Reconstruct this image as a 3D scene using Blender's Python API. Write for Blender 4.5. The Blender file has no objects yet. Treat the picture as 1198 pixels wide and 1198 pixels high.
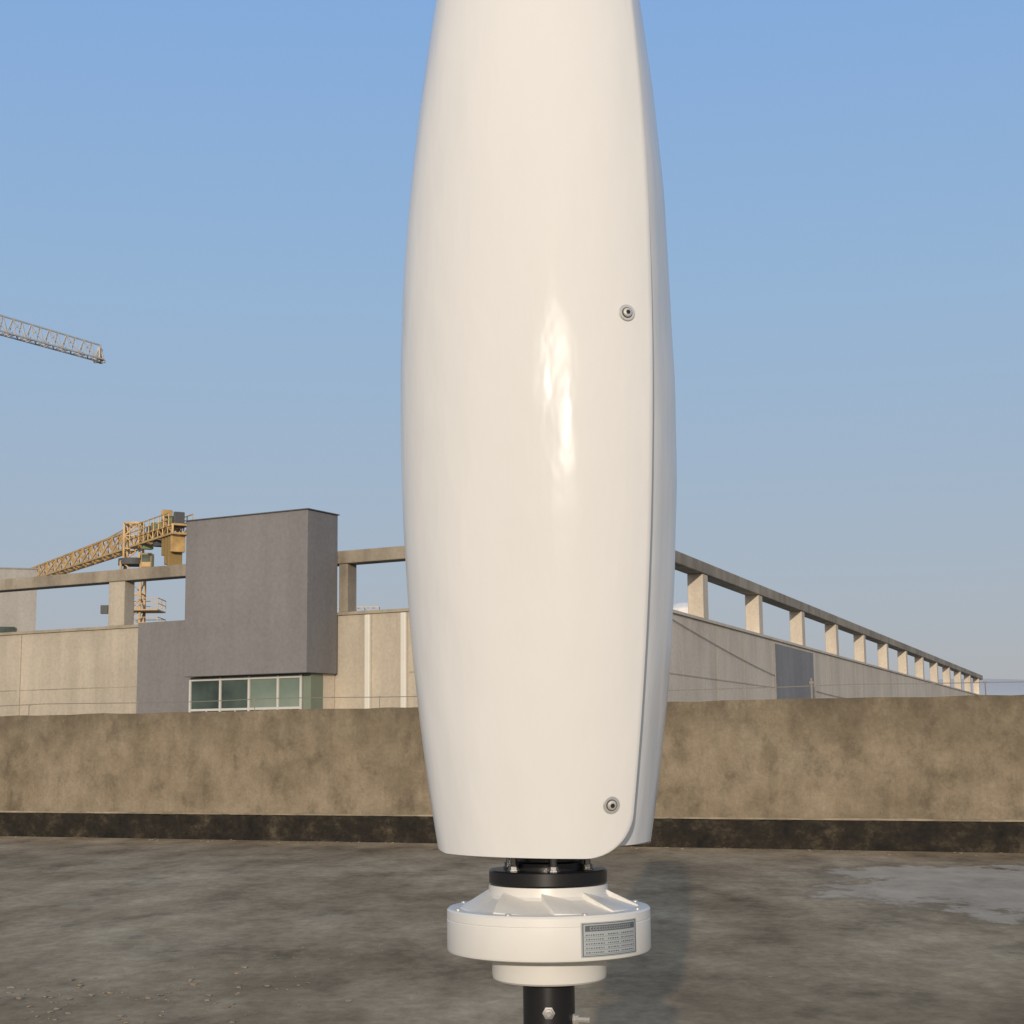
import bpy, bmesh, math, random
from mathutils import Vector, Matrix
random.seed(4)
sc = bpy.context.scene
col = sc.collection
rad = math.radians

# ------------------------------------------------------------ helpers
def basis(o):
    m = Matrix.LocRotScale(o.location, o.rotation_euler, o.scale)
    return (basis(o.parent) @ o.matrix_parent_inverse @ m) if o.parent else m
def setp(ob, parent):
    ob.parent = parent
    ob.matrix_parent_inverse = basis(parent).inverted()
def finish(bm, name, mat=None, smooth=False, loc=(0,0,0), rz=0.0, parent=None):
    bmesh.ops.recalc_face_normals(bm, faces=bm.faces[:])
    me = bpy.data.meshes.new(name); bm.to_mesh(me); bm.free()
    if smooth:
        for p in me.polygons: p.use_smooth = True
    ob = bpy.data.objects.new(name, me); col.objects.link(ob)
    ob.location = loc; ob.rotation_euler = (0,0,rz)
    if mat: me.materials.append(mat)
    if parent: setp(ob, parent)
    return ob
def empty(name, loc, label, cat, group=None):
    e = bpy.data.objects.new(name, None); col.objects.link(e)
    e.location = loc; e.empty_display_size = .2
    e["label"] = label; e["category"] = cat
    if group: e["group"] = group
    return e
def bevel(ob, w=.004, seg=2, ang=40):
    m = ob.modifiers.new("bevel", 'BEVEL'); m.width = w; m.segments = seg
    m.limit_method = 'ANGLE'; m.angle_limit = rad(ang)
    return ob
def add_box(bm, c, s, rot=None):
    M = Matrix.Translation(c)
    if rot is not None: M = M @ rot
    M = M @ Matrix.Diagonal((s[0], s[1], s[2], 1))
    return bmesh.ops.create_cube(bm, size=1, matrix=M)['verts']
def box(name, c, s, mat, parent=None, rz=0, bev=0):
    bm = bmesh.new(); add_box(bm, (0,0,0), s)
    ob = finish(bm, name, mat, loc=c, rz=rz, parent=parent)
    if bev: bevel(ob, bev)
    return ob
def lathe(name, prof, mat, loc, parent=None, seg=96, smooth=True):
    bm = bmesh.new(); rings = []
    for r, z in prof:
        rings.append([bm.verts.new((r*math.cos(2*math.pi*i/seg), r*math.sin(2*math.pi*i/seg), z)) for i in range(seg)])
    for a, b in zip(rings, rings[1:]):
        for i in range(seg):
            bm.faces.new((a[i], a[(i+1)%seg], b[(i+1)%seg], b[i]))
    bm.faces.new(rings[0][::-1]); bm.faces.new(rings[-1])
    ob = finish(bm, name, mat, loc=loc, parent=parent)
    if smooth:
        for p in ob.data.polygons: p.use_smooth = len(p.vertices) == 4
        ob.data.set_sharp_from_angle(angle=rad(30))
    return ob
def strut(bm, p, q, w):
    p, q = Vector(p), Vector(q); d = q-p
    rot = d.to_track_quat('Z','Y').to_matrix().to_4x4()
    add_box(bm, (p+q)/2, (w, w, d.length), rot)

# ------------------------------------------------------------ materials
def mat_new(name):
    m = bpy.data.materials.new(name); m.use_nodes = True
    nt = m.node_tree; b = nt.nodes["Principled BSDF"]
    return m, nt, b
def N(nt, t, **kw):
    n = nt.nodes.new(t)
    for k, v in kw.items(): setattr(n, k, v)
    return n
def noise(nt, vec, scale, detail=6, rough=.6, stretch=(1,1,1), loc=(0,0,0)):
    mp = N(nt, 'ShaderNodeMapping'); mp.inputs['Scale'].default_value = stretch; mp.inputs['Location'].default_value = loc
    nt.links.new(vec, mp.inputs['Vector'])
    n = N(nt, 'ShaderNodeTexNoise'); n.inputs['Scale'].default_value = scale
    n.inputs['Detail'].default_value = detail; n.inputs['Roughness'].default_value = rough
    nt.links.new(mp.outputs['Vector'], n.inputs['Vector'])
    return n.outputs['Fac']
def ramp(nt, fac, stops):
    r = N(nt, 'ShaderNodeValToRGB'); nt.links.new(fac, r.inputs['Fac'])
    els = r.color_ramp.elements
    while len(els) < len(stops): els.new(.5)
    for e, (p, c) in zip(els, stops):
        e.position = p; e.color = (*c, 1) if len(c) == 3 else c
    return r.outputs['Color']
def mix(nt, fac, a, b, mode='MIX'):
    m = N(nt, 'ShaderNodeMix', data_type='RGBA', blend_type=mode)
    if hasattr(fac, 'is_output'): nt.links.new(fac, m.inputs[0])
    else: m.inputs[0].default_value = fac
    for v, i in ((a, 6), (b, 7)):
        if hasattr(v, 'is_output'): nt.links.new(v, m.inputs[i])
        else: m.inputs[i].default_value = (*v, 1)
    return m.outputs[2]
def geo(nt): return N(nt, 'ShaderNodeNewGeometry').outputs['Position']
def bumpn(nt, b, h, strength, dist):
    bp = N(nt, 'ShaderNodeBump'); bp.inputs['Strength'].default_value = strength; bp.inputs['Distance'].default_value = dist
    nt.links.new(h, bp.inputs['Height']); nt.links.new(bp.outputs['Normal'], b.inputs['Normal'])
g3 = lambda v: (v, v, v)
def stained(name, base, dark, scale=1.0, streak=.5, bump=.3, rough=.9, bdist=.01):
    m, nt, b = mat_new(name); P = geo(nt)
    big = noise(nt, P, .6*scale, 8, .65)
    c = ramp(nt, big, [(.3, dark), (.62, base)])
    st = noise(nt, P, 1.6*scale, 6, .6, (1.6,1.6,.16))
    c = mix(nt, streak, c, ramp(nt, st, [(.3, g3(.5)), (.6, g3(1.05))]), 'MULTIPLY')
    fine = noise(nt, P, 22*scale, 8, .7)
    c = mix(nt, .5, c, ramp(nt, fine, [(.3, g3(.72)), (.7, g3(1.15))]), 'MULTIPLY')
    nt.links.new(c, b.inputs['Base Color']); b.inputs['Roughness'].default_value = rough
    b.inputs['Specular IOR Level'].default_value = .25
    bumpn(nt, b, fine, bump, bdist)
    return m
def plain(name, c, rough=.5, metal=0, spec=.5, var=.12, scale=8):
    m, nt, b = mat_new(name)
    f = noise(nt, N(nt,'ShaderNodeTexCoord').outputs['Object'], scale, 5, .6)
    k = ramp(nt, f, [(.3, tuple(x*(1-var) for x in c)), (.7, tuple(min(1, x*(1+var*.5)) for x in c))])
    nt.links.new(k, b.inputs['Base Color'])
    b.inputs['Roughness'].default_value = rough; b.inputs['Metallic'].default_value = metal
    b.inputs['Specular IOR Level'].default_value = spec
    return m

m_blade, nt, b = mat_new("white_gelcoat"); OC = N(nt,'ShaderNodeTexCoord').outputs['Object']
f = noise(nt, OC, 3, 3, .5, (1,1,.5))
nt.links.new(ramp(nt, f, [(.3,(.685,.685,.68)),(.7,(.715,.715,.71))]), b.inputs['Base Color'])
rv = N(nt,'ShaderNodeMapRange'); nt.links.new(noise(nt, OC, 11, 5, .6, (1,1,.35), (1,4,2)), rv.inputs[0])
rv.inputs[1].default_value=.35; rv.inputs[2].default_value=.65; rv.inputs[3].default_value=.15; rv.inputs[4].default_value=.25
nt.links.new(rv.outputs[0], b.inputs['Roughness']); b.inputs['Specular IOR Level'].default_value = .085
f2 = noise(nt, OC, 17, 3, .5, (1,1,.35)); f3 = noise(nt, OC, 6.5, 2, .5, (1,1,.6), (3,2,1))
hm = N(nt,'ShaderNodeMath', operation='MULTIPLY_ADD'); nt.links.new(f3, hm.inputs[0]); hm.inputs[1].default_value=2.6; nt.links.new(f2, hm.inputs[2])
bumpn(nt, b, hm.outputs[0], .36, .010)
m_white = plain("white_powder_coat", (.73,.72,.69), .34, var=.05)
m_black = plain("black_anodised_metal", (.012,.012,.014), .3, var=.2)
m_steel = plain("stainless_steel", (.62,.61,.59), .35, .5, var=.08)
m_dull = plain("dull_steel", (.24,.24,.24), .4, .6, var=.1)
m_rubber = plain("dark_socket", (.01,.01,.01), .7)
m_plate = plain("aluminium_name_plate", (.42,.455,.475), .35, .1, var=.08)
m_ink = plain("dark_ink", (.10,.115,.13), .5)
m_inkw = plain("light_ink", (.30,.33,.35), .5)

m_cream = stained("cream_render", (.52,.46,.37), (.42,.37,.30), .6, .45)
m_creamR = stained("brightened_cream_render", (.70,.61,.49), (.58,.50,.40), .6, .3)  # cream with a raised base colour, making up for grazing sun on right wall
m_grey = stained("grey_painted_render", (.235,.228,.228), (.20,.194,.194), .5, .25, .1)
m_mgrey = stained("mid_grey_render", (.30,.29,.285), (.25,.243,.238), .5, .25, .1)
m_lgrey = stained("light_grey_concrete", (.40,.38,.35), (.32,.30,.28), .5, .3, .1)
m_beam = stained("weathered_beam_concrete", (.42,.365,.285), (.25,.215,.17), .8, .6)
m_lintel = plain("dark_trim", (.09,.09,.095), .7)
m_frame = plain("white_window_frame", (.58,.57,.53), .5, var=.05)
m_yellow = plain("crane_yellow_paint", (.53,.34,.13), .5, var=.35, scale=.9)
m_yellow2 = plain("hazed_crane_paint", (.50,.475,.45), .7, var=.1, scale=.6)  # distance haze is mixed into this paint colour
m_green = plain("yellow_green_machinery", (.25,.29,.14), .6, var=.2, scale=.8)
m_gpanel = plain("dull_green_panel", (.19,.225,.175), .7, var=.1, scale=.8)
m_cwt = plain("counterweight_blocks", (.30,.20,.07), .8)
m_tank = plain("white_tank", (.75,.74,.72), .4)
m_pipe = plain("white_down_pipe", (.70,.67,.60), .5, var=.06, scale=1)
m_rail = plain("weathered_rod", (.20,.18,.155), .6, .2)

def glass(name, d, l):
    m_, nt, b = mat_new(name)
    f = noise(nt, N(nt,'ShaderNodeTexCoord').outputs['Object'], .9, 3, .5)
    nt.links.new(ramp(nt, f, [(.35,d),(.65,l)]), b.inputs['Base Color'])
    b.inputs['Roughness'].default_value = .08; b.inputs['Specular IOR Level'].default_value = .5
    return m_
m_glass = glass("green_tinted_glass",(.015,.03,.028),(.09,.13,.11))
m_glassp = glass("pale_green_glass",(.13,.18,.15),(.22,.27,.22))

m_par, nt, b = mat_new("stained_parapet_concrete"); P = geo(nt)
big = noise(nt, P, .8, 9, .66, (1,1,1.4))
c = ramp(nt, big, [(.30,(.175,.143,.10)),(.48,(.25,.205,.145)),(.66,(.305,.255,.185))])
blot = noise(nt, P, 2.6, 10, .74, (1,1,.8), (3,1,7))
c = mix(nt, .75, c, ramp(nt, blot, [(.36,g3(.55)),(.47,g3(.88)),(.55,g3(1.0)),(.7,g3(1.2))]), 'MULTIPLY')
st = noise(nt, P, 2.8, 9, .72, (1.5,1.5,.22))
c = mix(nt, .35, c, ramp(nt, st, [(.33,g3(.58)),(.58,g3(1.06))]), 'MULTIPLY')
sep = N(nt,'ShaderNodeSeparateXYZ'); nt.links.new(P, sep.inputs[0])
mr = N(nt,'ShaderNodeMapRange'); nt.links.new(sep.outputs['Z'], mr.inputs[0]); mr.inputs[1].default_value=1.3; mr.inputs[2].default_value=1.96
mm = N(nt,'ShaderNodeMath', operation='MULTIPLY'); nt.links.new(mr.outputs[0], mm.inputs[0])
top=ramp(nt, noise(nt, P, 1.9, 8, .72, (1,1,.6)), [(.38,g3(.1)),(.62,g3(.9))]); nt.links.new(top, mm.inputs[1])
c = mix(nt, mm.outputs[0], c, (.11,.092,.066))
fine = noise(nt, P, 24, 8, .74)
c = mix(nt, .55, c, ramp(nt, fine, [(.3,g3(.7)),(.7,g3(1.2))]), 'MULTIPLY')
nt.links.new(c, b.inputs['Base Color']); b.inputs['Roughness'].default_value=.95; b.inputs['Specular IOR Level'].default_value=.15
bumpn(nt, b, fine, .4, .02)

m_memb, nt, b = mat_new("black_bitumen_membrane"); P = geo(nt)
n1_ = noise(nt, P, 2.6, 9, .74, (1,1,1.3)); n2_ = noise(nt, P, 14, 6, .7)
c = ramp(nt, n1_, [(.36,(.014,.013,.012)),(.52,(.028,.024,.019)),(.60,(.055,.045,.032)),(.70,(.11,.09,.062))])
c = mix(nt, .6, c, ramp(nt, n2_, [(.35,g3(.6)),(.65,g3(1.2))]), 'MULTIPLY')
nt.links.new(c, b.inputs['Base Color']); b.inputs['Roughness'].default_value=.9; b.inputs['Specular IOR Level'].default_value=.2
bumpn(nt, b, n1_, .3, .03)
m_lip = stained("concrete_lip", (.38,.32,.235), (.20,.165,.12), 2, .5)

m_floor, nt, b = mat_new("weathered_roof_concrete"); P = geo(nt)
big = noise(nt, P, .42, 8, .64, (1,.5,1))
c = ramp(nt, big, [(.30,(.195,.148,.095)),(.43,(.30,.230,.148)),(.5,(.36,.280,.182)),(.6,(.44,.350,.235)),(.72,(.51,.415,.285))])
med = noise(nt, P, 1.5, 10, .72, (1,.5,1), (5,2,0))
c = mix(nt, .8, c, ramp(nt, med, [(.35,g3(.5)),(.46,g3(.86)),(.54,g3(1.0)),(.68,g3(1.3))]), 'MULTIPLY')
sp = noise(nt, P, 9, 10, .75, (1,.7,1))
c = mix(nt, .55, c, ramp(nt, sp, [(.35,g3(.6)),(.55,g3(1.03)),(.72,g3(1.35))]), 'MULTIPLY')
vd = N(nt,'ShaderNodeVectorMath', operation='SUBTRACT'); nt.links.new(P, vd.inputs[0]); vd.inputs[1].default_value=(4.9,15.4,0)
vs = N(nt,'ShaderNodeVectorMath', operation='MULTIPLY'); nt.links.new(vd.outputs[0], vs.inputs[0]); vs.inputs[1].default_value=(.5,.36,0)
vl = N(nt,'ShaderNodeVectorMath', operation='LENGTH'); nt.links.new(vs.outputs[0], vl.inputs[0])
ad = N(nt,'ShaderNodeMath', operation='MULTIPLY_ADD'); nt.links.new(noise(nt,P,1.1,10,.7,(1,.6,1)), ad.inputs[0]); ad.inputs[1].default_value=2.8; nt.links.new(vl.outputs['Value'], ad.inputs[2])
dk = N(nt,'ShaderNodeMapRange'); nt.links.new(ad.outputs[0], dk.inputs[0]); dk.inputs[1].default_value=2.62; dk.inputs[2].default_value=2.42; dk.inputs[3].default_value=0; dk.inputs[4].default_value=.45
c = mix(nt, dk.outputs[0], c, (.17,.135,.095))
pm = N(nt,'ShaderNodeMapRange'); nt.links.new(ad.outputs[0], pm.inputs[0]); pm.inputs[1].default_value=2.36; pm.inputs[2].default_value=2.22; pm.inputs[3].default_value=0; pm.inputs[4].default_value=.7
c = mix(nt, pm.outputs[0], c, mix(nt, .6, (.54,.46,.36), ramp(nt, med, [(.38,g3(.6)),(.6,g3(1.1))]), 'MULTIPLY'))
nt.links.new(c, b.inputs['Base Color'])
b.inputs['Roughness'].default_value=1.0; b.inputs['Specular IOR Level'].default_value=.02
hm = N(nt,'ShaderNodeMath', operation='MULTIPLY_ADD'); nt.links.new(med, hm.inputs[0]); hm.inputs[1].default_value=3.0; nt.links.new(sp, hm.inputs[2])
bumpn(nt, b, hm.outputs[0], .28, .02)
m_chip = stained("mortar_chips", (.33,.275,.20), (.23,.19,.14), 8, .2)
m_land = stained("hazy_ground", (.20,.20,.19), (.14,.14,.13), .02, .1)
m_hill = plain("hazy_hill", (.36,.41,.49), 1, spec=0, var=.04, scale=.003)  # bluish air haze is put into the hill's base colour
m_far = plain("hazy_far_building", (.34,.33,.33), .9, spec=.1, var=.1, scale=.1)

# ------------------------------------------------------------ ground sheets
def poly(name, pts, mat):
    bm = bmesh.new(); bm.faces.new([bm.verts.new(v) for v in pts])
    o = finish(bm, name, mat); o["kind"]="structure"; return o
PX = lambda x: 22.55 - .43*x          # wall foot line
poly("roof_floor", [(-30,-8,0),(30,-8,0),(30,PX(30)+.4,0),(-30,PX(-30)+.4,0)], m_floor)
poly("ground", [(-6000,-3000,-12),(6000,-3000,-12),(6000,9000,-12),(-6000,9000,-12)], m_land)

bm = bmesh.new(); prev=None
for i in range(101):
    x = -2500 + i*60
    h = 92 + 14*math.sin(i*.21+1) + 8*math.sin(i*.53) + 3*math.sin(i*1.7)
    if x>700: h = 112+4*math.sin(i*.7)
    a = bm.verts.new((x, 3000, -12)); t = bm.verts.new((x, 3060, h)); d = bm.verts.new((x, 3600, -12))
    if prev:
        bm.faces.new((prev[0],a,t,prev[1])); bm.faces.new((prev[1],t,d,prev[2]))
    prev=(a,t,d)
hill = finish(bm, "hill", m_hill, True); hill["kind"]="structure"

# ------------------------------------------------------------ parapet wall
PT = 1.94
pw = empty("parapet_wall", (0, PX(0), 0), "long stained brown concrete parapet around a flat roof", "wall")
def strip(name, off0, off1, z0, z1, mat, n=120, jit=0.0):
    bm = bmesh.new(); rows=[]
    for i in range(n+1):
        x = -25 + 50*i/n
        j = (random.random()-.5)*jit; j2 = (random.random()-.5)*jit; y = PX(x)
        rows.append([bm.verts.new((x, y+off0+j2*.5, z0)), bm.verts.new((x, y+off0+j2*.5, z1+j)),
                     bm.verts.new((x, y+off1, z1+j)), bm.verts.new((x, y+off1, z0))])
    for a,b_ in zip(rows, rows[1:]):
        for k in range(4):
            bm.faces.new((a[k], a[(k+1)%4], b_[(k+1)%4], b_[k]))
    bm.faces.new(rows[0]); bm.faces.new(rows[-1][::-1])
    return finish(bm, name, mat, parent=pw)
strip("wall", .12, .42, .36, PT, m_par, 160, .018)
strip("lip", .05, .42, .376, .402, m_lip, 200, .012)
strip("membrane_upstand", .0, .42, -.02, .366, m_memb, 240, .034)

lr = empty("lightning_conductor", (0, PX(0)+.27, 1.9), "thin conductor rod running on small clips along the parapet", "lightning rod")
bm = bmesh.new(); pts=[]
for i in range(60):
    x=-24+48*i/59
    pts.append((x, PX(x)+.27, PT+.17+.012*math.sin(i*1.3)+random.uniform(-.006,.006)))
for a,b_ in zip(pts,pts[1:]): strut(bm,a,b_,.011)
finish(bm,"rod",m_rail,parent=lr)
for i in range(25):
    x=-24+2*i
    bm=bmesh.new(); strut(bm,(0,0,-.18),(0,0,0),.012); strut(bm,(-.02,0,0),(.02,0,0),.018)
    finish(bm,"clip",m_rail,loc=(x,PX(x)+.27,PT+.17),parent=lr)
bm=bmesh.new(); strut(bm,(0,0,-.3),(0,0,.06),.025); strut(bm,(-.03,0,.0),(.03,0,.0),.035)
finish(bm,"post",m_rail,loc=(3.95,PX(3.95)+.27,PT+.22),parent=lr)

# ------------------------------------------------------------ concrete rooftop building
C = Vector((2.18,32)); dl=Vector((-.87,.49)).normalized(); nl=Vector((-.49,-.87)).normalized()
dr=Vector((.36,.93)).normalized(); nr=Vector((.93,-.36)).normalized()
bl = empty("concrete_building", (C.x, C.y, -12), "cream and grey concrete building with open beam frame on its roof", "building")
def fbox(name, side, t0, t1, o0, o1, z0, z1, mat, bev=0, parent=bl):
    d,n = (dl,nl) if side=='L' else (dr,nr)
    tc,oc=(t0+t1)/2,(o0+o1)/2
    p = C + d*tc + n*oc
    return box(name,(p.x,p.y,(z0+z1)/2),(t1-t0,abs(o1-o0),z1-z0),mat,parent,rz=math.atan2(d.y,d.x),bev=bev)
WT,BB,BT=4.28,5.44,5.73
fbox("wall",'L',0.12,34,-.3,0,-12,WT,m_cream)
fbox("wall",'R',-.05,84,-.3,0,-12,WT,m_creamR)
fbox("coping",'L',0,34,-.34,.05,WT+.002,WT+.07,m_beam)
fbox("coping",'R',0,84,-.34,.05,WT+.002,WT+.07,m_creamR)
fbox("beam",'L',-.1,34,-.38,.06,BB,BT,m_beam,.02)
fbox("beam",'R',-.3,84,-.38,.06,BB,BT,m_beam,.02)
for t in (.35,6.86,13.66,19.8,26.1):
    w=.12 if t==6.86 else .26
    fbox("column",'L',t-w,t+w,-.34,.02,WT+.07,BB,m_beam if t!=13.66 else m_cream,.02)
t=6.9
while t<84:
    fbox("column",'R',t-.25,t+.25,-.36,.03,WT+.07,BB,m_creamR,.02)
    t+=6.2
bm=bmesh.new(); A=C+dl*34; B=C+dr*84
vs=[bm.verts.new((p.x,p.y,3.7)) for p in (C-nl*.2-nr*.2, B-nr*.2, B+dl*34, A-nl*.2)]
bm.faces.new(vs); finish(bm,"roof",m_beam,parent=bl)
TS=-.12
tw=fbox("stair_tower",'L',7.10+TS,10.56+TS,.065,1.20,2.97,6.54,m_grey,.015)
fbox("roof_edge",'L',7.07+TS,10.59+TS,.04,1.23,6.542,6.565,m_lintel)
fbox("bay_base",'L',7.2+TS,10.66+TS,.002,.93,-12,1.25,m_cream)
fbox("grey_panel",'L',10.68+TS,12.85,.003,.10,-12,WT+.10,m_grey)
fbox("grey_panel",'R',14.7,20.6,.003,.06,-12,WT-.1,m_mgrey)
for t in (6.16,5.21):
    fbox("down_pipe",'L',t-.07,t+.07,.003,.10,-12,WT-.02,m_pipe,.02)
for t in (16.9,19.2,23.5): fbox("pilaster",'L',t-.05,t+.05,.003,.03,-12,WT-.02,m_cream)
fbox("seam",'L',1,5.1,.002,.010,2.95,2.97,m_beam)
fbox("seam",'L',12.86,34,.002,.010,2.85,2.87,m_beam)
for t in (8,11,24,29,36): fbox("joint",'R',t,t+.04,.002,.010,-12,WT,m_cream)
fbox("seam",'R',0,14.6,.002,.010,2.9,2.93,m_cream)
bm=bmesh.new(); prev=None
for i in range(25):
    t=3+ i*1.1; z=4.2-1.35*(i/24)-.35*math.sin(math.pi*i/24); p=C+dr*t+nr*.03
    q=(p.x,p.y,z)
    if prev: strut(bm,prev,q,.012)
    prev=q
finish(bm,"cable",m_rail,parent=bl)
win=fbox("window",'L',7.42+TS,10.61+TS,.02,.90,1.25,2.965,m_glass)
def wbar(t0,t1,o0,o1,z0,z1): fbox("frame",'L',t0+TS,t1+TS,o0,o1,z0,z1,m_frame,parent=win)
for t in (7.42,8.05,8.86,9.68,10.56): wbar(t,t+.055,.903,.94,1.25,2.95)
for z in (1.26,2.2,2.88): wbar(7.48,10.56,.9015,.93,z,z+.05)
for t in (7.72,8.45,9.27,10.1): wbar(t,t+.03,.901,.92,1.3,2.2)
for t0,t1 in ((7.48,8.05),(8.11,8.86)): fbox("pale_pane",'L',t0+TS,t1+TS,.9005,.9010,2.25,2.88,m_glassp,parent=win)
fbox("green_panel",'L',7.20+TS,7.415+TS,.45,.895,1.252,2.965,m_gpanel)
fbox("return_wall",'L',7.20+TS,7.415+TS,.02,.448,1.252,2.965,m_creamR)

tk=lathe("water_tank",[(.0,0),(.60,0),(.60,.35),(.56,.47),(.4,.60),(.15,.67),(.0,.68)],m_tank,(5.0,46,4.75),seg=32)
tk["label"]="white domed water tank on the building roof"; tk["category"]="tank"
box("stand",(5.0,46,4.223),(.9,.9,1.04),m_beam,parent=tk)

nb = empty("pale_building",(-21,60,-12),"plain light grey concrete block with small windows","building")
RZ=.32
box("wall",(-22.7,61.2,-1.9),(8,2.4,20.4),m_lgrey,nb,rz=RZ)
box("roof_edge",(-22.7,61.2,8.33),(8.06,2.46,.05),m_mgrey,nb,rz=RZ)
n_=Vector((math.sin(RZ),-math.cos(RZ),0)); d_=Vector((math.cos(RZ),math.sin(RZ),0))
for k in (-.6,2.2):
    p=Vector((-22.4,61.2,5.6))+n_*1.23+d_*k; box("window",p,(1.5,.08,.9),m_glass,nb,rz=RZ)
e=empty("distant_block",(60,400,-12),"hazy grey apartment block beyond the rooftops","building")
box("wall",(60,400,5),(30,8,34),m_far,e); box("roof_edge",(60,400,22.3),(30.6,8.6,.6),m_grey,e)
for k in range(3): box("window_band",(60,395.95,19.5-3.2*k),(27,.08,1.3),m_glass,e)

# ------------------------------------------------------------ cranes
def truss(bm, p, q, w, h, n, cw, up=Vector((0,0,1)), tri=False, taper=1.0):
    p,q=Vector(p),Vector(q); d=(q-p).normalized(); s=d.cross(up).normalized(); u=s.cross(d).normalized()
    def ring(f):
        k=1+(taper-1)*f; c=p.lerp(q,f)
        if tri: return [c-s*w/2, c+s*w/2, c+u*h*k]
        return [c-s*w/2-u*h/2, c+s*w/2-u*h/2, c+s*w/2+u*h/2, c-s*w/2+u*h/2]
    R=[ring(i/n) for i in range(n+1)]; m=len(R[0])
    for i in range(n):
        for k in range(m):
            strut(bm,R[i][k],R[i+1][k],cw)
            k2=(k+1)%m
            strut(bm,R[i][k],R[i][k2],cw*.55)
            if i%2: strut(bm,R[i][k],R[i+1][k2],cw*.6)
            else: strut(bm,R[i+1][k],R[i][k2],cw*.6)
    for k in range(m): strut(bm,R[n][k],R[n][(k+1)%m],cw)
# lattice frame standing on the building roof
lf=empty("lattice_frame",(-6.2,60,3.7),"thin pale steel lattice frame on the building roof","frame")
bm=bmesh.new(); truss(bm,(-7.1,60,6.35),(-5.1,60,6.35),.4,.45,7,.035)
for x in (-7.1,-5.1): strut(bm,(x,60,3.7),(x,60,6.6),.05)
finish(bm,"truss",m_yellow2,parent=lf)

mx,my,mz=-36.2,150,20.6
cr=empty("tower_crane",(mx,my,-12),"yellow tower crane standing behind the rooftop building","crane",group="tower cranes")
bm=bmesh.new(); truss(bm,(mx,my,-12),(mx,my,18.9),1.9,1.9,20,.2,up=Vector((0,1,0))); finish(bm,"mast",m_yellow,parent=cr)
jd=Vector((-17.8,28,0)).normalized(); a=Vector((mx,my,mz)); jr=math.atan2(jd.y,jd.x)
bm=bmesh.new(); truss(bm,a-Vector((0,0,.4))+jd*1.5,a-Vector((0,0,.4))+jd*44,1.3,1.9,27,.18,tri=True,taper=.75); finish(bm,"jib",m_yellow,parent=cr)
bm=bmesh.new(); truss(bm,a-jd*1,a-jd*12.5,1.5,.8,9,.18)
for s in (-1,1):
    sd=jd.cross(Vector((0,0,1)))*s*1.1
    for hh in (.8,1.4): strut(bm,a-jd*2+sd+Vector((0,0,hh)),a-jd*12.5+sd+Vector((0,0,hh)),.09)
    for k in range(9): strut(bm,a-jd*(2+1.3*k)+sd+Vector((0,0,.2)),a-jd*(2+1.3*k)+sd+Vector((0,0,1.4)),.09)
finish(bm,"counter_jib",m_yellow,parent=cr)
bm=bmesh.new(); truss(bm,(mx,my,18.9),(mx,my,22.6),1.5,1.5,3,.18,up=Vector((0,1,0)))
strut(bm,a+Vector((0,0,2)),a-jd*9,.1); strut(bm,a+Vector((0,0,2)),a+jd*16+Vector((0,0,1)),.08)
strut(bm,a+Vector((0,0,2)),a-jd*5,.1)
finish(bm,"tower_head",m_yellow,parent=cr)
lathe("slewing_ring",[(0,-.3),(1.4,-.3),(1.4,.3),(0,.3)],m_lintel,(mx,my,18.9),cr,24)
for s,h,m_ in ((9.6,1.7,m_cwt),(10.35,2.6,m_cwt),(11.1,3.0,m_cwt),(11.8,1.6,m_yellow)):
    p=a-jd*s; box("counterweight",(p.x,p.y,mz-.4-h/2),(.42,1.3,h),m_,cr,rz=jr,bev=.05)
for s,w_,h_,m_,dz in ((3.9,.6,1.1,m_green,-.9),(5.2,.8,.8,m_lintel,.3),(6.4,.7,1.0,m_green,.3),(7.8,1.2,.7,m_green,.4),(8.9,.3,1.8,m_yellow,.4),(11.2,.7,.9,m_green,.4),(12.0,.3,1.4,m_lintel,.2),(7.2,.9,.6,m_lintel,-1.0)):
    p=a-jd*s; box("machinery_cabinet",(p.x,p.y,mz+dz+h_/2),(w_,1.0,h_),m_,cr,rz=jr,bev=.08)
p=a-jd*9.9; lathe("winch_drum",[(0,-.5),(.55,-.5),(.55,-.42),(.35,-.42),(.35,.42),(.55,.42),(.55,.5),(0,.5)],m_lintel,(p.x,p.y,mz+.95),cr,20)
cab=box("cab",(mx+1.6,my-1,18.9),(1.0,1.2,1.4),m_yellow,cr,bev=.1)
box("window",(mx+1.6,my-1.63,19.1),(.8,.05,.7),m_glass,cab)
for z in (12.4,14.2):
    bm=bmesh.new(); add_box(bm,(0,0,0),(3.4,3.4,.12))
    for sx in (-1.7,1.7):
        for sy in (-1.7,0,1.7): strut(bm,(sx,sy,0),(sx,sy,1.1),.07)
        strut(bm,(sx,-1.7,1.1),(sx,1.7,1.1),.06); strut(bm,(sx,-1.7,.6),(sx,1.7,.6),.05)
    for sy in (-1.7,1.7): strut(bm,(-1.7,sy,1.1),(1.7,sy,1.1),.06); strut(bm,(-1.7,sy,.6),(1.7,sy,.6),.05)
    finish(bm,"platform",m_yellow,loc=(mx+1.1,my,z),parent=cr)
bm=bmesh.new(); strut(bm,(mx-.9,my,14.4),(mx-2.7,my,14.4),.1); add_box(bm,(mx-2.6,my,14.4),(.7,.5,.8)); finish(bm,"floodlight",m_lintel,parent=cr)

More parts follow.
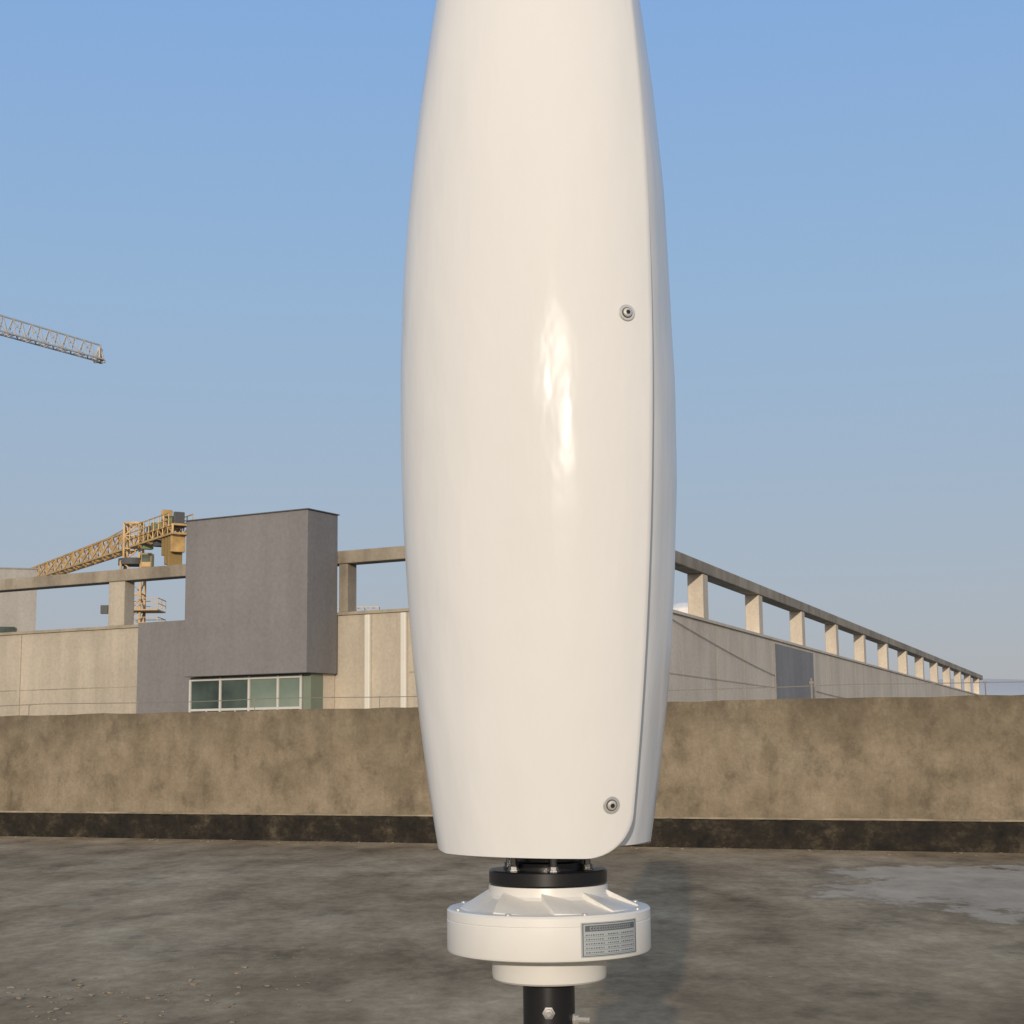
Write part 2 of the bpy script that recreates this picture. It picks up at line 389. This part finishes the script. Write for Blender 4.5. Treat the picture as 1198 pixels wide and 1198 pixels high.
dj=Vector((-9.2,-15.5,0)).normalized(); j0=Vector((-52.6,204,51.7))+dj*2.2+Vector((-.1,0,0)); mb=j0+dj*50
c2=empty("tower_crane",(mb.x,mb.y,-12),"tower crane with a long pale lattice jib held high","crane",group="tower cranes")
bm=bmesh.new(); truss(bm,mb,j0,1.4,2.5,34,.17,tri=True,taper=.8)
add_box(bm,j0+Vector((0,0,.6)),(.4,1.4,1.9)); strut(bm,j0+Vector((-.8,0,-.2)),j0+Vector((.7,0,-.2)),.35)
finish(bm,"jib",m_yellow2,parent=c2)
bm=bmesh.new(); truss(bm,(mb.x,mb.y,-12),(mb.x,mb.y,56),1.8,1.8,40,.2,up=Vector((0,1,0))); finish(bm,"mast",m_yellow2,parent=c2)
bm=bmesh.new(); truss(bm,mb,mb+dj*14,1.4,1.0,8,.2); finish(bm,"counter_jib",m_yellow2,parent=c2)
p=mb+dj*13; box("counterweight",(p.x,p.y,p.z-1.6),(2.2,2.0,2.6),m_cwt,c2,bev=.05)
cab=box("cab",(mb.x+1.9,mb.y,49),(1.4,1.5,1.9),m_yellow2,c2,bev=.1)

# ------------------------------------------------------------ wind turbine
S=1.55; AX,AY=.0435,2.18; FOOT=.497
RX=AX-.003
ZB,ZT,ZM=1.255,2.51,1.88
wt=empty("wind_turbine",(AX,AY,FOOT),"white vertical axis wind turbine on black pole standing on roof","wind turbine")
Rz=lambda z: .202-.133*(z-ZM)**2
def azedge(z):
    f=max(0,(z-1.3)/1.18); return 38.0+9*f**2.5
GP=[(0,1.122),(15,1.070),(30,1.012),(46,.970),(62,.960),(80,.973),(97,.992),(112,.996),(126,.955),(140,.908),(155,.892),(169,.93),(177.5,.90),(187,.83),(200,.75)]
def g(p):
    if p<0: return 2*GP[0][1]-g(-p)
    for (a,va),(b_,vb) in zip(GP,GP[1:]):
        if p<=b_:
            f=(p-a)/(b_-a); return va+(vb-va)*f
    return GP[-1][1]
def gs(p): return sum(g(p+o) for o in (-12,-8,-4,0,4,8,12))/7
SPAN=187
def bpos(z,p,k):
    az=rad(azedge(z)+180*k-p); r=Rz(z)*gs(p)
    t_=min(1,max(0,(z-2.05)/.4))*min(1,max(0,(p-60)/60))
    r*=1+(.07 if k else -.035)*t_
    if k: r*=1+.0035*math.sin(z*31)*math.sin(z*13+1)*min(1,p/100)
    lift=(.004*min(1,max(0,p)/100)+.009*min(1,max(0,p-100)/30))*max(0,1-(z-ZB)/.3)
    return Vector((r*math.sin(az),-r*math.cos(az),z+lift))
def blade(k):
    bm=bmesh.new(); zs=[]
    H=ZT-ZB; rc=.055; n1=12
    for i in range(n1): zs.append(ZB+rc*(1-math.cos(math.pi/2*i/n1)))
    for i in range(61): zs.append(ZB+rc+(H-2*rc)*i/60)
    for i in range(n1-1,-1,-1): zs.append(ZT-rc*(1-math.cos(math.pi/2*i/n1)))
    rows=[]; NC=110
    for z in zs:
        dz=min(z-ZB,ZT-z); off=0
        if dz<rc: off=rc-math.sqrt(max(0,rc*rc-(rc-dz)**2))
        p0=math.degrees(off/(Rz(z)*1.03))
        rows.append([bm.verts.new(bpos(z,p0+(SPAN-p0)*j/NC,k)) for j in range(NC+1)])
    for a,b_ in zip(rows,rows[1:]):
        for j in range(NC): bm.faces.new((a[j],a[j+1],b_[j+1],b_[j]))
    ob=finish(bm,"blade",m_blade,True,loc=(RX,AY,0))
    s=ob.modifiers.new("thick",'SOLIDIFY'); s.thickness=.0022; s.offset=-1
    me=ob.data; c=me.polygons[len(me.polygons)//2]
    if c.normal.dot(Vector((c.center.x,c.center.y,0)))<0: me.flip_normals()
    bv=ob.modifiers.new("bev",'BEVEL'); bv.width=.0005; bv.segments=1; bv.limit_method='ANGLE'; bv.angle_limit=rad(50)
    setp(ob,wt)
    for z,azr in ((1.951,9.6),(1.322,10.4),(2.44,12)):
        p=bpos(z,azr,k)
        t1=bpos(z,azr+1,k)-bpos(z,azr-1,k); t2=bpos(z+.01,azr,k)-bpos(z-.01,azr,k)
        nrm=t1.cross(t2).normalized()
        if nrm.dot(Vector((p.x,p.y,0)))<0: nrm=-nrm
        q=nrm.to_track_quat('Z','Y')
        def part(nm,prof,mat,par,off,seg=32):
            o=lathe(nm,prof,mat,(RX+p.x+nrm.x*off,AY+p.y+nrm.y*off,p.z+nrm.z*off),None,seg)
            o.rotation_euler=q.to_euler(); setp(o,par); return o
        w=part("washer",[(0,0),(.0108,0),(.0111,.0006),(.0101,.0015),(0,.0015)],m_steel,ob,.0002)
        part("seal_ring",[(0,0),(.0072,0),(.0072,.0003),(0,.0003)],m_rubber,w,.0017)
        part("bolt_head",[(0,0),(.0060,0),(.0062,.001),(.0054,.0026),(.0035,.0032),(0,.0032)],m_steel,w,.0020)
        part("hex_socket",[(0,0),(.0031,0),(.0031,.0003),(0,.0003)],m_rubber,w,.0052,6)
    return ob
for k in range(2): blade(k)
lathe("shaft",[(0,1.245),(.018,1.245),(.018,2.5),(0,2.5)],m_steel,(RX,AY,0),wt,32)
for z in (1.322,1.951,2.44):
    bm=bmesh.new()
    bmesh.ops.create_cone(bm,cap_ends=True,segments=32,radius1=.045,radius2=.045,depth=.012,matrix=Matrix.Translation((0,0,z)))
    for k in range(2):
        for pp in (10.5,150):
            q=bpos(z,pp,k)*1.0; strut(bm,(0,0,z),(q.x*.975,q.y*.975,z),.014)
    finish(bm,"blade_arm",m_black,loc=(RX,AY,0),parent=wt)
DZ=.010
fl=lathe("rotor_flange",[(0,1.204),(.0775,1.204),(.0795,1.206),(.0795,1.2215),(.078,1.223),(0,1.223)],m_black,(AX,AY,DZ),wt)
lathe("bearing_neck",[(0,1.223),(.050,1.223),(.050,1.232),(.042,1.234),(.042,1.27),(0,1.27)],m_black,(AX,AY,DZ),wt)
for i in range(6):
    a=rad(-90+60*i+6); x,y=AX+.057*math.cos(a),AY+.057*math.sin(a)
    o=lathe("flange_bolt",[(0,0),(.0085,0),(.0085,.0015),(.0068,.0017),(.0068,.007),(.0045,.0075),(.0045,.030),(0,.030)],m_dull,(x,y,1.2232+DZ),None,6)
    setp(o,fl)
GR=.974
gen=lathe("generator_housing",[(r*GR,z) for r,z in [(0,1.113),(.070,1.113),(.134,1.116),(.1385,1.118),(.140,1.121),(.140,1.1585),(.1392,1.1592),(.1392,1.1600),(.140,1.1607),(.140,1.171),(.1375,1.1735),(.122,1.1742),(.118,1.1755),(.098,1.183),(.086,1.188),(.083,1.192),(.082,1.2035),(0,1.2035)]],m_white,(AX,AY,DZ),wt,128)
for i in range(9):
    a=rad(40*i+20); bm=bmesh.new()
    pr=[.1205,.104,.088,.079]
    cols=[]
    for s_ in range(6):
        u=s_/5; colv=[]
        for r in pr:
            zt=1.1757+(1.198-1.1757)*(.1205-r)/(.1205-.079)
            zb=1.1735+(1.187-1.1735)*(.1205-r)/(.1205-.079)
            ang=a+(r-.072)*4.5+rad(36)*u*(1-.25*(r-.079)/.04)
            colv.append(bm.verts.new((r*math.cos(ang),r*math.sin(ang),zt+(zb-zt)*u)))
        for r in pr[::-1]:
            ang=a+(r-.072)*4.5+rad(36)*u*(1-.25*(r-.079)/.04)
            colv.append(bm.verts.new((r*math.cos(ang),r*math.sin(ang),1.168)))
        cols.append(colv)
    n=len(cols[0])
    for A_,B_ in zip(cols,cols[1:]):
        for j in range(n): bm.faces.new((A_[j],A_[(j+1)%n],B_[(j+1)%n],B_[j]))
    bm.faces.new(cols[0]); bm.faces.new(cols[-1][::-1])
    o=finish(bm,"cover_facet",m_white,loc=(AX,AY,DZ),parent=gen); bevel(o,.0008,2,50)
for i in range(8):
    a=rad(45*i+20); x,y=AX+.1275*math.cos(a),AY+.1275*math.sin(a)
    o=lathe("cap_screw",[(0,0),(.0036,0),(.0036,.0018),(.003,.0022),(0,.0022)],m_steel,(x,y,1.1737+DZ),None,16); setp(o,gen)
lathe("mounting_collar",[(0,1.0795),(.0725,1.0795),(.0755,1.082),(.0765,1.088),(.0765,1.1125),(0,1.1125)],m_white,(AX,AY,DZ),wt)
pole=lathe("pole",[(0,FOOT+.008),(.0345,FOOT+.008),(.0345,1.089),(0,1.089)],m_black,(AX-.001,AY,0),wt,64)
bp=box("base_plate",(AX,AY,FOOT+.004),(.26,.26,.008),m_black,wt,bev=.001)
for sx in (-1,1):
    for sy in (-1,1):
        o=lathe("anchor_bolt",[(0,0),(.010,0),(.010,.007),(.006,.008),(.006,.02),(0,.02)],m_steel,(AX+sx*.1,AY+sy*.1,FOOT+.0082),None,6); setp(o,bp)
for az,z,ln in ((-2,1.050,.011),(-2,.985,.011),(72,1.038,.022),(72,.97,.022)):
    a=rad(az); n=Vector((math.sin(a),-math.cos(a),0)); q=n.to_track_quat('Z','Y')
    p=Vector((AX-.001,AY,z))+n*.0342
    o=lathe("pole_bolt",[(0,0),(.0084,0),(.0084,.0012),(.0060,.0014),(.0060,.007),(.0034,.0072),(.0034,ln),(0,ln)],m_steel if az>0 else m_dull,p,None,6)
    o.rotation_euler=q.to_euler(); setp(o,pole)
def curved(name, a0,a1,z0,z1,r,mat,par,n=10):
    bm=bmesh.new(); prev=None
    for i in range(n+1):
        a=rad(a0+(a1-a0)*i/n)
        v=(bm.verts.new((r*math.sin(a),-r*math.cos(a),z0)),bm.verts.new((r*math.sin(a),-r*math.cos(a),z1)))
        if prev: bm.faces.new((prev[0],v[0],v[1],prev[1]))
        prev=v
    o=finish(bm,name,mat,loc=(AX,AY,DZ)); setp(o,par); return o
PA0,PA1,PZ0,PZ1=16.0,54,1.1225,1.1655; PR=.140*GR
pl=curved("name_plate",PA0,PA1,PZ0,PZ1,PR+.0008,m_plate,gen,20)
pl.modifiers.new("s",'SOLIDIFY').thickness=.0004
def pq(bm,u0,u1,v0,v1,r=PR+.0013):
    n=max(1,int((u1-u0)*12)); prev=None
    for i in range(n+1):
        u=u0+(u1-u0)*i/n; a=rad(PA0+(PA1-PA0)*u)
        z0=PZ0+(PZ1-PZ0)*v0; z1=PZ0+(PZ1-PZ0)*v1
        v=(bm.verts.new((r*math.sin(a),-r*math.cos(a),z0)),bm.verts.new((r*math.sin(a),-r*math.cos(a),z1)))
        if prev: bm.faces.new((prev[0],v[0],v[1],prev[1]))
        prev=v
bm=bmesh.new()
for u0,u1,v0,v1 in ((.02,.98,.95,.97),(.02,.98,.03,.05),(.02,.035,.05,.95),(.965,.98,.05,.95),(.06,.94,.74,.91)): pq(bm,u0,u1,v0,v1)
for r_ in range(5):
    v=.62-.125*r_
    for (s,e) in ((.07,.36),(.42,.62),(.66,.93)):
        u=s
        while u<e:
            w=random.uniform(.012,.03); pq(bm,u,min(e,u+w),v,v+.035); u+=w+.016
    pq(bm,.05,.95,v-.04,v-.032)
o=finish(bm,"plate_print",m_ink,loc=(AX,AY,DZ)); setp(o,pl)
bm=bmesh.new(); u=.13
while u<.85:
    w=random.uniform(.025,.04); R_=PR+.0017
    pq(bm,u,u+w*.35,.77,.88,R_); pq(bm,u+w*.5,u+w,.85,.88,R_); pq(bm,u+w*.5,u+w,.77,.80,R_); u+=w+.012
o=finish(bm,"plate_heading",m_inkw,loc=(AX,AY,DZ)); setp(o,pl)
wt.location=(.0674,3.379,0); wt.scale=(S,S,S)

# ------------------------------------------------------------ loose chips on the roof
bm=bmesh.new()
def chip(x,y,s):
    vs=bmesh.ops.create_icosphere(bm,subdivisions=1,radius=s,matrix=Matrix.Translation((x,y,s*.2))@Matrix.Rotation(random.uniform(0,6.28),4,'Z')@Matrix.Diagonal((random.uniform(.7,1.5),random.uniform(.5,1.1),random.uniform(.2,.4),1)))['verts']
    for v in vs: v.co+=Vector((random.uniform(-.3,.3)*s,random.uniform(-.3,.3)*s,random.uniform(-.1,.1)*s))
for i in range(170):
    chip(random.gauss(-2.3,.5),random.gauss(9.2,.6),random.choice((.005,.006,.009,.013,.02))*random.uniform(.7,1.2))
for i in range(35): chip(random.gauss(-1.3,.35),random.gauss(10.8,.8),random.uniform(.004,.010))
for i in range(150): chip(random.uniform(-8,8),random.uniform(7,19),random.uniform(.004,.010))
for i in range(120):
    x=random.uniform(-10,9); chip(x,PX(x)-abs(random.gauss(0,.35))-.03,random.uniform(.01,.03))
o=finish(bm,"mortar_chips",m_chip); o["kind"]="stuff"

# ------------------------------------------------------------ light
EL,AZ=11.2,6.2
s=Vector((-math.sin(rad(AZ))*math.cos(rad(EL)),-math.cos(rad(AZ))*math.cos(rad(EL)),math.sin(rad(EL))))
L=bpy.data.lights.new("sun",'SUN'); L.energy=2.5; L.angle=rad(.55); L.color=(1,.875,.735)
lo=bpy.data.objects.new("sun",L); col.objects.link(lo); lo.rotation_euler=s.to_track_quat('Z','Y').to_euler(); lo.location=(-3,-10,8)
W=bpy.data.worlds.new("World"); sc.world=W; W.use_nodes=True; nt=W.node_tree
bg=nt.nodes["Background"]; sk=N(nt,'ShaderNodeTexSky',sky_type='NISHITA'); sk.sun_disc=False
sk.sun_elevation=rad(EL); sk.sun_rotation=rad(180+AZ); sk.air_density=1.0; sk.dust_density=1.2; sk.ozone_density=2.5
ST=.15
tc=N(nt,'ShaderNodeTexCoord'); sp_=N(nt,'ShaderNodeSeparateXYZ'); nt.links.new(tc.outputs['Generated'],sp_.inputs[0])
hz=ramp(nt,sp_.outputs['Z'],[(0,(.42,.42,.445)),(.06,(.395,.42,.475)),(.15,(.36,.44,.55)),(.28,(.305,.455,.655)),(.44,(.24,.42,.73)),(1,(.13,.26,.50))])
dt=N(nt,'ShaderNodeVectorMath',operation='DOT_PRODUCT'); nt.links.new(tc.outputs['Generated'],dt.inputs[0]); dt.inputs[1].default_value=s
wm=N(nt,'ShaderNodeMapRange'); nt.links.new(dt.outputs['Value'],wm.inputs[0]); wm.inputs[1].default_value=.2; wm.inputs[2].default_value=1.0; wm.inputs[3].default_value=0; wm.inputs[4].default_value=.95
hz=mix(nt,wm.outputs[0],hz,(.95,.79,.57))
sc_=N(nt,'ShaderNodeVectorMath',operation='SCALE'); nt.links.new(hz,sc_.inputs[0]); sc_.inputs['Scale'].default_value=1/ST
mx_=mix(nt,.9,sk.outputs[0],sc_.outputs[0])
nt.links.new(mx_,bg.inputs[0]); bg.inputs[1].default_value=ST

# ------------------------------------------------------------ camera
cd=bpy.data.cameras.new("camera"); cam=bpy.data.objects.new("camera",cd); col.objects.link(cam)
cd.sensor_width=36; cd.lens=36*1850/1198; cd.clip_end=20000; cd.clip_start=.05
cam.matrix_world=Matrix.Translation((0,0,1.4))@Matrix.Rotation(rad(90+8.33),4,'X')@Matrix.Rotation(rad(-.6),4,'Z')
sc.camera=cam
sc.view_settings.view_transform='Standard'; sc.view_settings.look='None'; sc.view_settings.exposure=0
